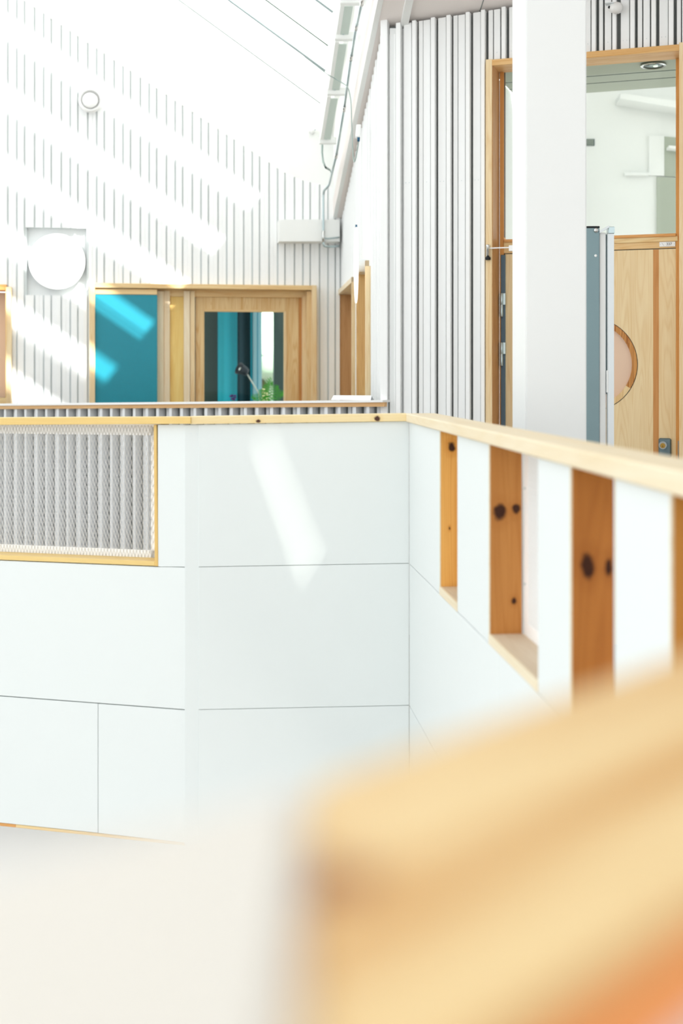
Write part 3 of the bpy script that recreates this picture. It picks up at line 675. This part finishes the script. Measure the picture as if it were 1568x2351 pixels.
KN = [[('k', -.005, .17, .014, .011), ('k', -.012, -.06, .006, .003)], [('k', -.015, .055, .020, .014), ('k', .023, .062, .012, .009), ('k', .018, -.15, .008, .006)], [('k', -.01, .03, .022, .012), ('k', .028, .028, .016, .006)], [('k', 0, .1, .02, .01)], []]
for i, ((a, b), kn) in enumerate(zip(OP, KN)):
    far, near = a, b                                       # s grows towards the camera: the far jamb faces us
    cols = [('#efb562', '#c9822f'), ('#c88b4a', '#a9692c'), ('#bd7a38', '#9c5a22'), ('#c98a3e', '#a86a2a'), ('#c98a3e', '#a86a2a')][i]  # first slot's brighter pine has sunlight put into its colour
    wk = wood('slot_jamb_pine_%s' % 'abcde'[i], cols[0], cols[1], 2, [(.0, x, z, lo, cr) for _, x, z, lo, cr in kn], line=.25, contrast=.35, knotcol='#3a1906')
    PP.box('jamb', wk, far, far+.004, RN, -.002, ZSL, zc0, pr)
    PP.box('jamb_edge', W_CAPP, far-.001, far+.004, -.0025, .0006, ZSL, zc0, pr)
    PP.box('jamb', W_V, near-.004, near, RN, -.002, ZSL, zc0, pr)
    PP.box('sill', W_SILL, far, near, RN-.03, -.004, ZSL-.022, ZSL, pr)
    PP.box('sill_edge', W_CAPP, far, near, -.004, .0015, ZSL-.022, ZSL+.0005, pr)
    if b-a > .05:
        mb = PP.box('mesh_border', M_MESHM, far+.004, far+.05, RN-.008, RN-.004, ZSL, zc0, pr)
        PP.box('mesh_border', M_MESHM, far+.05, near, RN-.008, RN-.004, ZSL, ZSL+.03, pr)
        mesh_sheet(PP, far+.045, near, lambda s: ZSL+.01, lambda s: zc0-.01, RN-.004, .012, .0315, .004, .003, pr)
        for z in (-.24, -.46): PP.disc('bolt', M_STEEL, far+.02, z, .003, RN-.004, RN-.002, mb, 10)
PP.box('rear_panel', M_PANEL, .0, SE, -.100, -.088, -1.38, ZSL-.025, pr)

# near parapet under the camera, out of focus
nd = Vector((.647, .762)).normalized(); npn = Vector((.762, -.647)).normalized(); V0 = Vector((-.0086, .328))
npt = root('parapet.003', (V0.x, V0.y, ZF), 'blurred pine topped parapet close in front, dark knot and end painted overexposed white', 'parapet')
zn = -.1
def near_slab(name, mat, xy, z0, z1, rot=True):
    ang = math.atan2(nd.y, nd.x); c = sum((Vector(p) for p in xy), Vector((0, 0)))/len(xy)
    bm = bmesh.new(); R = Matrix.Rotation(-ang, 2)
    lo = []; up = []
    for p in xy:
        d = R @ (Vector(p)-c); lo.append(bm.verts.new((d.x, d.y, (z0-z1)/2))); up.append(bm.verts.new((d.x, d.y, (z1-z0)/2)))
    bm.faces.new(lo[::-1]); bm.faces.new(up); n = len(lo)
    for i in range(n): bm.faces.new((lo[i], lo[(i+1) % n], up[(i+1) % n], up[i]))
    bmesh.ops.recalc_face_normals(bm, faces=bm.faces); bmesh.ops.bevel(bm, geom=list(bm.edges), offset=.003, segments=2, affect='EDGES')
    return link(name, bm2me(bm, name), mat, npt, (c.x, c.y, (z0+z1)/2), ang), c, R
Vn = V0+npn*.111; L_ = .69; TH = .014
bot = V0+Vector((.0030, -.175)); 
xyw = [V0, V0+nd*L_, Vn+nd*L_, Vn-nd*.10, bot]
cW = sum(xyw, Vector((0, 0)))/5; RW = Matrix.Rotation(-math.atan2(nd.y, nd.x), 2)
def kl(px, py): D = -zn*F/(py-HY); q = RW @ (Vector(((px-CX)/F*D, D))-cW); return q
k = kl(755, 2015)
W_NEAR = wood('near_cap_pine', '#e4c996', '#c89656', 0, [(k.x, k.y, .007, .010, .0105)], line=.15, contrast=1.5, scale=1.6, knotcol='#a06a3a')
near_slab('cap', W_NEAR, xyw, zn-TH, zn)
off = Vector((-.0006, .0004))
VL = Vector((-.0707, .2705)); VL2 = V0+(VL-V0)*4
W_EDGE = wood('warm_bounce_pine', '#f0a262', '#dd8642', 0, line=.1)
near_slab('bounce_lit_edge', W_EDGE, [Vn+npn*.0005-nd*.08, Vn+npn*.0005+nd*L_, Vn+npn*.006+nd*L_, Vn+npn*.006-nd*.08], zn-TH-.002, zn-.001)  # added strip, warm bounce on the cap's shaded side put into orange
near_slab('overexposed_end', M_WHITEC, [V0+off, bot+off, Vn-nd*.5, VL2], zn-TH, zn)  # added board, overexposure at the cap's left end put into its white
near_slab('panel', M_PANEL, [V0+npn*.004-nd*.5, V0+npn*.004+nd*L_, V0+npn*.02+nd*L_, V0+npn*.02-nd*.5], -1.5, zn-TH-.0005)
near_slab('panel', M_BLUSH, [Vn-npn*.02-nd*.5, Vn-npn*.02+nd*L_, Vn-npn*.001+nd*L_, Vn-npn*.001-nd*.5], ZF, zn-TH-.0005)

# ------------------------------------------------------------------ fittings on the far wall and under the skylight
s_, z_ = PF.sz(129.5, 600, .05); rL = abs(PF.s(197, .1)-PF.s(62, .1))/2
lp1 = root('wall_lamp', PF.w(s_, 0, z_), 'large round opal wall lamp on a square white plate, far slatted wall', 'lamp')
PF.box('back_plate', M_WALL, R_LP[0]-.01, R_LP[1]+.01, -.10, -.06, R_LP[2]-.01, R_LP[3]+.01, lp1, .003)
PF.disc('housing', M_ALU, s_, z_, rL*.97, -.06, .005, lp1, 48)
PF.disc('diffuser', M_OPAL, s_+.002, z_+.003, rL*.97, .005, .02, lp1, 48)
s2, z2 = PS.sz(818, 609, .06)
lp2 = root('wall_lamp.001', PS.w(s2, 0, z2), 'round opal wall lamp seen edge on between two pine doorways', 'lamp')
PS.disc('housing', M_ALU, s2, z2, .04, -.05, .058, lp2, 24)
PS.box('top_clip', M_NAVY, s2-.006, s2+.006, .055, .066, z2+.232, z2+.25, lp2)
od = PS.disc('diffuser', M_OPAL, s2, z2, .235, .058, .064, lp2, 40)
for v in od.data.vertices: v.co.x *= .55
s_, z_ = PF.sz(208, 231, .05)
av = root('air_valve', PF.w(s_, 0, z_), 'small round white air valve high on the far slatted wall', 'vent')
px1 = abs(PF.s(236, .05)-PF.s(208, .05))
bm = bmesh.new()
lathe('valve_ring', M_PLAST, PF.w(s_, .035, z_), [(px1*.98, .0), (px1, .02), (px1*.93, .045), (px1*.80, .05), (px1*.72, .03), (px1*.70, .0)], av, 40, Vector((PF.n.x, PF.n.y, 0)))
lathe('valve_plate', M_PLAST, PF.w(s_-.003, .06, z_-.006), [(px1*.30, .0), (px1*.60, .022), (px1*.64, .03), (px1*.60, .034), (px1*.1, .036)], av, 36, Vector((PF.n.x, PF.n.y, 0)))
s_, z_ = PF.sz(718, 299, .05)
ds = root('ceiling_sensor', PF.w(s_, 0, z_), 'tiny white sensor with a dark dot on the upstand beside the track', 'sensor')
lathe('sensor_body', M_PLAST, PF.w(s_, -.002, z_), [(.022, 0), (.022, .05), (.018, .06)], ds, 16, Vector((PF.n.x, PF.n.y, 0)))
PF.disc('lens', M_NAVY, s_+.018, z_+.002, .004, .055, .062, ds, 10)
# window opener track: profiles between brackets
tn = .14
def te(px, py, n=tn): s_, z_ = PE.sz(px, py, n); return PE.w(s_, n, z_)
tr = root('opener_track', te(735, 328), 'white bracketed opener track with grey-green strips, running below the skylight', 'track')
def seg(p, q, wx, hz, dx=0.0): return p+Vector((dx, 0, 0)), q-p, Vector((wx, 0, 0)), Vector((0, 0, hz))
stops = [(734, 328), (752, 216), (770, 90), (782, 8), (797, -110), (812, -260)]
for (xa, ya), (xb, yb) in zip(stops, stops[1:]):
    a_, b_ = te(xa, ya), te(xb, yb); d_ = b_-a_
    hexa('profile', M_BEAM, a_+d_*.05, d_*.90, Vector((.028, .002, 0)), Vector((.0, 0, .05)), tr, .002)
    hexa('strip', M_TRACK, a_+d_*.07+Vector((.026, -.004, .0)), d_*.84, Vector((.05, 0, 0)), Vector((0, 0, .004)), tr)
for (xa, ya) in stops[:4]:
    a_ = te(xa, ya)
    br = hexa('bracket', M_BEAM, a_+Vector((-.004, -.05, -.012)), Vector((.128, 0, 0)), Vector((0, .06, .0)), Vector((0, -.01, .045)), tr, .003)
    lathe('bolt', M_STEEL, a_+Vector((.05, -.056, .012)), [(.007, 0), (.007, .02), (.004, .022)], br, 10, Vector((0, -.2, 1)))
for (xa, ya, r_, m_) in ((736, 238, .004, M_CABLE), (747, 163, .007, M_STEEL), (753, 105, .0045, M_CABLE), (764, 28, .006, M_STEEL)):
    p = te(xa, ya, .2); tube('rod', m_, [p, p-AV*3.2], r_, sk, 6)
# conduit
def pe(px, py, n=.055): s_, z_ = PE.sz(px, py, n); return PE.w(s_, n, z_)
cn = root('conduit', pe(755, 424), 'thin zinc conduit pipe clipped along the sloping white fascia down to the wall', 'pipe')
joints = [(860, -200), (831, 5), (818, 62), (806, 133), (790, 250), (772, 358), (756, 424)]
P3 = [pe(*j) for j in joints]
for a_, b_ in zip(P3, P3[1:]):
    tube('pipe', M_STEEL, [a_, b_], .0085, cn, 10)
for p in P3[1:-1]:
    d_ = (P3[-1]-P3[0]).normalized(); tube('coupling', M_CHROME, [p-d_*.03, p+d_*.03], .0115, cn, 10)
def fw(px, py, n): s_, z_ = PF.sz(px, py, n); return PF.w(s_, n, z_)
tube('pipe', M_STEEL, [P3[-1], fw(744, 438, .20), fw(742.5, 450, .19), fw(742.5, 500, .185), fw(742.5, 559, .185), fw(745, 565, .185), fw(752, 566.5, .18), fw(779, 565, .18)], .0085, cn, 10)
tube('pipe', M_STEEL, [fw(743, 546, .18), fw(752, 548, .175), fw(779, 545, .175)], .006, cn, 8)
tube('coupling', M_CHROME, [fw(742.5, 530, .185), fw(742.5, 556, .185)], .0115, cn, 10)
tube('flex_hose', M_CABLE, [te(740, 332), te(739.5, 350), te(742, 372), te(748, 385), pe(757, 390), pe(761, 396)], .007, cn, 8)
# cable from skylight bar to the small box
cb = [te(700, 131, .3), te(745, 166, .2), te(770, 181, .12), te(790, 193, .07), te(798, 200, .06)]
cb += [te(802, 212, .05), te(805, 228, .05), te(806.5, 250, .05), te(808, 300, .05), te(810, 345, .05), te(812, 368, .05), te(814, 371, .05), te(817, 362, .045), te(821, 340, .04), te(823, 325, .04)]
def smooth(p, n=4):
    out = []
    for i in range(len(p)-1):
        a_, b_, c_, d_ = p[max(i-1, 0)], p[i], p[i+1], p[min(i+2, len(p)-1)]
        for j in range(n):
            t = j/n; out.append(.5*((2*b_)+(c_-a_)*t+(2*a_-5*b_+4*c_-d_)*t*t+(3*b_-a_-3*c_+d_)*t**3))
    return out+[p[-1]]
tag(tube('hanging_cable', M_CABLE, smooth(cb), .0035, None, 6), 'thin grey cable looping from a skylight bar to the small white box', 'cable')
a_ = te(815, 316, .04); b_ = te(819, 279, .04)
sb = hexa('wall_box', M_PLAST, a_+Vector((0, -.03, 0)), Vector((.03, 0, 0)), Vector((0, .06, 0)), Vector((.008, 0, b_.z-a_.z)), None, .004)
tag(sb, 'small white plastic box with blue plug high on the side wall', 'box')
tube('plug', M_NAVY, [te(823, 325, .04), te(823.2, 315, .04)], [.007, .009], sb, 10)
# security camera over the door
s_, z_ = PR.sz(1403, 15, .09); q = PR.w(s_, .09, z_)
sc_ = root('security_camera', PR.w(s_, .04, z_), 'small white round camera fixed to the slats over the door', 'camera')
nv = Vector((PR.n.x, PR.n.y, 0)); uv = Vector((PR.u.x, PR.u.y, 0))
lathe('dome', M_PLAST, PR.w(s_+.028, .042, z_+.003), [(.030, 0), (.031, .02), (.027, .045), (.018, .06), (.006, .066)], sc_, 20, (nv+Vector((-.5, 0, -.25))))
eye = lathe('eyeball', M_PLAST, PR.w(s_-.002, .07, z_-.002), [(.006, -.012), (.016, -.006), (.018, .006), (.013, .016), (.006, .019)], sc_, 18, (nv+Vector((-.45, 0, -.1))))
lathe('lens', M_BLACK, PR.w(s_-.008, .09, z_-.003), [(.0075, 0), (.0075, .004), (.004, .006)], eye, 14, (nv+Vector((-.45, 0, -.1))))
hexa('sun_visor', M_ALU, PR.w(s_-.03, .06, z_+.014), uv*.045, nv*.05, Vector((0, 0, .004)), sc_)
# door number plate
s_, z_ = PR.sz(1532, 560.5, DN+.004)
w_, h_ = abs(PR.s(1550.5, DN)-PR.s(1514, DN)), .0245
npl = PR.box('number_plate', M_PAPER, s_-w_/2, s_+w_/2, DN-.002, DN+.003, z_-h_/2, z_+h_/2, None, .0008)
tag(npl, 'small white room plate reading 337 above the pine door', 'sign')
def text(body, size, s, z, n, par, mat=M_TXT):
    cu = bpy.data.curves.new('number', 'FONT'); cu.body = body; cu.size = size; cu.align_x = 'CENTER'; cu.align_y = 'CENTER'; cu.extrude = .0003; cu.materials.append(mat)
    o = bpy.data.objects.new('number', cu); COL.objects.link(o)
    COL.objects.unlink(o); me = bpy.data.meshes.new_from_object(o); bpy.data.objects.remove(o); o = bpy.data.objects.new('number', me); COL.objects.link(o)
    q = PR.w(s, n, z); pl_, prz = PW[par.name]; d = q-pl_; c, sn = math.cos(-prz), math.sin(-prz)
    o.parent = par; o.location = (d.x*c-d.y*sn, d.x*sn+d.y*c, d.z); o.rotation_euler = (math.pi/2, 0, PR.rz-prz); return o
text('337', .019, s_+.009, z_, DN+.0034, npl)
for ds_ in (-.036, .036): PR.disc('screw', M_STEEL, s_+ds_, z_, .0018, DN+.003, DN+.0038, npl, 10)
for i, (dx, dz) in enumerate(((-.027, .005), (-.0245, .002), (-.022, -.0005), (-.0195, -.005))): PR.disc('mark', M_TXT, s_+dx, z_+dz, .0011, DN+.003, DN+.0034, npl, 8)

# ------------------------------------------------------------------ mobile whiteboard behind the pillar
WB = 5.1
def wp(px, py, D=WB): return rz(px, py, D)
wbx = lambda x: (x-CX)/F*WB
zt_ = (HY-522)/F*WB
wb = root('mobile_whiteboard', (wbx(1370), WB, ZF), 'tall mobile board seen edge on beside white pillar, grey post with black cap', 'board')
def wbox(name, mat, x0, x1, y0, y1, d0, d1, par=wb, bev=.002):
    z1 = (HY-y0)/F*WB; z0 = ZF+.05 if y1 > 1100 else (HY-y1)/F*WB
    return hexa(name, mat, (wbx(x0), WB+d0, z0), (wbx(x1)-wbx(x0), 0, 0), (0, d1-d0, 0), (0, 0, z1-z0), par, bev)
post = wbox('post', M_POST, 1330, 1376.5, 523, 1200, 0, .05)
wbox('post_cap', M_BLACK, 1329, 1377, 519, 523.5, -.001, .051)
wbox('board_face', M_PLAST, 1377.5, 1392.5, 533, 1200, .012, .05)
wbox('edge_groove', M_POST, 1392.5, 1395, 536, 905, .02, .05)
fr = wbox('frame_post', M_ALU, 1395, 1409.5, 536, 1200, -.004, .03)
wbox('frame_corner', M_STEEL, 1396, 1410.5, 520.5, 536.5, -.006, .032, fr)
wbox('frame_clip', M_PLAST, 1392.5, 1396, 850, 902, -.006, .01, fr)
hexa('bracket_arm', M_ALU, (wbx(1376), WB-.008, (HY-536)/F*WB), (wbx(1398)-wbx(1376), 0, .022), (0, .01, 0), (0, 0, .010), wb, .001)
lathe('bolt', M_CHROME, (wbx(1368), WB+.002, (HY-529)/F*WB), [(.010, 0), (.010, .006), (.007, .010)], post, 8, Vector((0, -1, 0)))
lathe('screw', M_PLAST, (wbx(1367.5), WB+.001, (HY-587)/F*WB), [(.0058, 0), (.0055, .002), (.003, .003)], post, 14, Vector((0, -1, 0)))
hexa('foot', M_POST, (wbx(1350)-.02, WB-.3, ZF+.03), (.05, 0, 0), (0, .6, 0), (0, 0, .03), wb, .002)
for dy in (-.28, .28): lathe('caster', M_BLACK, (wbx(1350)-.012, WB+dy, ZF+.025), [(.015, 0), (.025, .004), (.025, .026), (.015, .03)], wb, 14, Vector((1, 0, 0)))

# ------------------------------------------------------------------ room behind the far door
def fx(px, py, n): s_, z_ = PF.sz(px, py, n); return PF.w(s_, n, z_)
bn = -2.2
tag(PF.box('floor_far_room', M_FLOOR, PF.s(100), .6, -3.2, -.13, ZF-.05, ZF), kind='structure')
tag(PF.box('ceiling_far_room', M_WALL, PF.s(60), .8, -2.4, -.13, 1.1, 1.2), kind='structure')
def frb(name, mat, x0, x1, n0, n1, y0=640, y1=2000): s0, s1 = PF.s(x0, n1), PF.s(x1, n1); return PF.box(name, mat, s0, s1, n0, n1, ZF, 1.1)
tag(frb('wall_far_room', M_GREY, 380, 499, bn-.1, bn), kind='structure')
tag(frb('wall_far_room_right', M_GREY, 629.5, 760, bn-.1, bn), kind='structure')
tag(frb('wall_far_room_centre', M_TEALD, 499, 575, bn-.1, bn), kind='structure')
def curtain(name, x0, x1, n, amp, folds, mat):
    s0, s1 = PF.s(x0, n), PF.s(x1, n); nn = folds*12; bm = bmesh.new(); sc = (s0+s1)/2
    A_ = []; 
    for i in range(nn+1):
        s = s0+(s1-s0)*i/nn; y = amp*math.sin(2*math.pi*folds*i/nn)*PF.sg
        A_.append((bm.verts.new((s-sc, y, ZF+.02)), bm.verts.new((s-sc, y, 1.08))))
    for a_, b_ in zip(A_, A_[1:]): bm.faces.new((a_[0], b_[0], b_[1], a_[1]))
    g = bmesh.ops.extrude_face_region(bm, geom=list(bm.faces)); bmesh.ops.translate(bm, verts=[x for x in g['geom'] if isinstance(x, bmesh.types.BMVert)], vec=(0, -.006*PF.sg, 0))
    return link(name, bm2me(bm, name), mat, None, PF.w(sc, n, 0), PF.rz, True)
tag(curtain('curtain', 500, 545, bn+.16, .03, 1, M_TEAL2), 'bright teal curtain hanging behind the far glazed door', 'curtain')
tag(curtain('shadow_cloth', 541, 572, bn+.10, .035, 1, M_TEALD), 'dark teal strip, painted shadow beside the bright window behind the far door', 'curtain')  # added strip, the shadow beside the window put into dark teal
w2 = root('window_2', fx(600, 900, bn), kind='structure')
def wfr(name, mat, x0, x1, n0, n1): s0, s1 = PF.s(x0, n1), PF.s(x1, n1); return PF.box(name, mat, s0, s1, n0, n1, ZF, 1.1, w2, .003)
wfr('frame', M_CYAN, 575, 580, bn-.05, bn+.02); wfr('frame', M_BLUE, 580.5, 590, bn-.08, bn+.03); wfr('frame', M_CYAN, 590.5, 592, bn-.1, bn)
wfr('frame', M_BLUE, 592, 601, bn-.1, bn+.0); wfr('pane', M_GLASS, 601, 629.5, bn-.06, bn-.055)
for i, (px, py, r, d) in enumerate(((606, 795, .42, 15.5), (640, 838, .42, 17.5))):
    c = rz(px, py, d); bm = bmesh.new(); bmesh.ops.create_icosphere(bm, subdivisions=3, radius=r)
    for v in bm.verts: v.co *= 1+.25*math.sin(v.co.x*23+i)*math.sin(v.co.y*19+2*i)*math.sin(v.co.z*21+i*.7)
    o = link('tree', bm2me(bm, 'tree'), M_TREE, None, c, 0, True)
    stem = tube('trunk', paint('bark', '#8b7a60', .8), [Vector((c.x, c.y, c.z-r*.8)), Vector((c.x, c.y, -4.55))], .05, o, 8)
    tag(o, ('blurred pale green tree crown, upper left one outside the narrow far window', 'blurred pale green tree crown, lower right one outside the narrow far window')[i], 'tree', 'trees outside the far window')
tag(flat('ground_outside', M_FLOOR, [(-9, 12.6, -4.6), (6, 12.6, -4.6), (6, 22, -4.6), (-9, 22, -4.6)], None, Vector((0, 0, -.05))), kind='structure')
# table, lamp, fern, flower
tn_ = -.95; ztb = -.34
tb = root('side_table', PF.w(PF.s(560, tn_), tn_, ZF), 'white side table holding lamp and plants behind the far door', 'table')
t0, t1 = PF.s(505, tn_), PF.s(650, tn_)
PF.box('tabletop', M_PANEL, t0, t1, tn_-.25, tn_+.25, ztb-.03, ztb, tb, .003)
for s in (t0+.03, t1-.03):
    for n in (tn_-.21, tn_+.21): PF.box('leg', M_PANEL, s-.015, s+.015, n-.015, n+.015, ZF, ztb-.03, tb)
b3 = fx(606, 900, tn_); b3.z = ztb; el = fx(592, 899, tn_); hd = fx(567, 858, tn_); hc = fx(549, 846, tn_)
lampd = root('desk_lamp', b3, 'black headed desk lamp with thin white arm behind the far door glass', 'lamp')
lathe('base', M_BLACK, b3, [(.06, 0), (.06, .012), (.012, .018)], lampd, 24)
tube('arm', M_PLAST, [b3+Vector((0, 0, .015)), b3+Vector((0, 0, .06)), el], .006, lampd, 8)
tube('arm', M_PLAST, [el, hd], .006, lampd, 8)
ax = (hc-hd).normalized()+Vector((0, -.35, -.12)); 
M_SHADE = paint('glossy_blue_black', '#101d2e', .25, .05, 10)
hdb = hd+Vector((-.002, 0, .012))
sh = lathe('shade', M_SHADE, hdb, [(.012, -.004), (.034, .0), (.040, .02), (.052, .075), (.054, .085), (.050, .085), (.036, .03)], lampd, 24, ax)
lathe('bulb', M_CHROME, hdb+ax.normalized()*.055, [(.006, -.01), (.018, 0), (.02, .012), (.012, .022)], sh, 14, ax)
pb = fx(616, 900, tn_+.1); pb.z = ztb
fn = root('fern', pb, 'green potted fern in front of the bright window behind far door', 'plant')
lathe('pot', M_TERRA, pb, [(.05, 0), (.065, .08), (.068, .09), (.06, .09), (.055, .07)], fn, 20)
def frond(name, p0, p1, p2, nleaf, lw, par):
    bm = bmesh.new(); P = lambda t: p0*(1-t)**2+p1*2*t*(1-t)+p2*t*t; c = P(.5)
    for i in range(nleaf):
        t = .15+.83*i/nleaf; p = P(t); d = (P(min(t+.02, 1))-P(t-.02)).normalized(); sd = d.cross(Vector((0, 1, .2))).normalized()
        l = lw*math.sin(math.pi*(.15+.8*t))
        for k in (-1, 1):
            tip = p+sd*k*l+d*l*.35; w_ = d*.0035
            v = [bm.verts.new(x-c) for x in (p-w_, p+sd*k*l*.5-w_*1.2, tip, p+sd*k*l*.5+w_*1.2, p+w_)]
            bm.faces.new(v)
    for i in range(10):
        a_, b_ = P(i/10), P((i+1)/10); v = [bm.verts.new(x-c) for x in (a_+Vector((.002, 0, 0)), b_+Vector((.002, 0, 0)), b_-Vector((.002, 0, 0)), a_-Vector((.002, 0, 0)))]; bm.faces.new(v)
    me = bm2me(bm, name); return link(name, me, M_LEAF, par, c)
topp = pb+Vector((0, 0, .09))
for (x, y, mx, my) in ((626, 866, 600, 880), (629, 880, 612, 868), (598, 893, 598, 905), (640, 890, 632, 878), (575, 915, 592, 898), (610, 880, 606, 900), (655, 905, 640, 890)):
    frond('frond', topp, fx(mx, my, tn_+.1), fx(x, y, tn_+.12), 11, .045, fn)
vb = fx(535, 900, tn_+.05); vb.z = ztb
fl = root('flower_vase', vb, 'purple flower in a small vase behind the far door glass', 'flower')
lathe('vase', M_TERRA, vb, [(.02, 0), (.03, .03), (.016, .08), (.02, .1), (.014, .1)], fl, 16)
tpf = fx(535, 914, tn_+.05)
tube('stem', M_LEAF, [vb+Vector((0, 0, .05)), tpf], .003, fl, 6)
for i in range(9):
    a_ = i*2.4; c = tpf+Vector((math.cos(a_)*.016, math.sin(a_)*.014, .004+.02*math.sin(i*1.7))); bm = bmesh.new(); bmesh.ops.create_uvsphere(bm, u_segments=8, v_segments=6, radius=.014)
    for v in bm.verts: v.co.z *= .5; v.co.x *= 1.2
    link('petal', bm2me(bm, 'petal'), M_PURP, fl, c, a_, True)
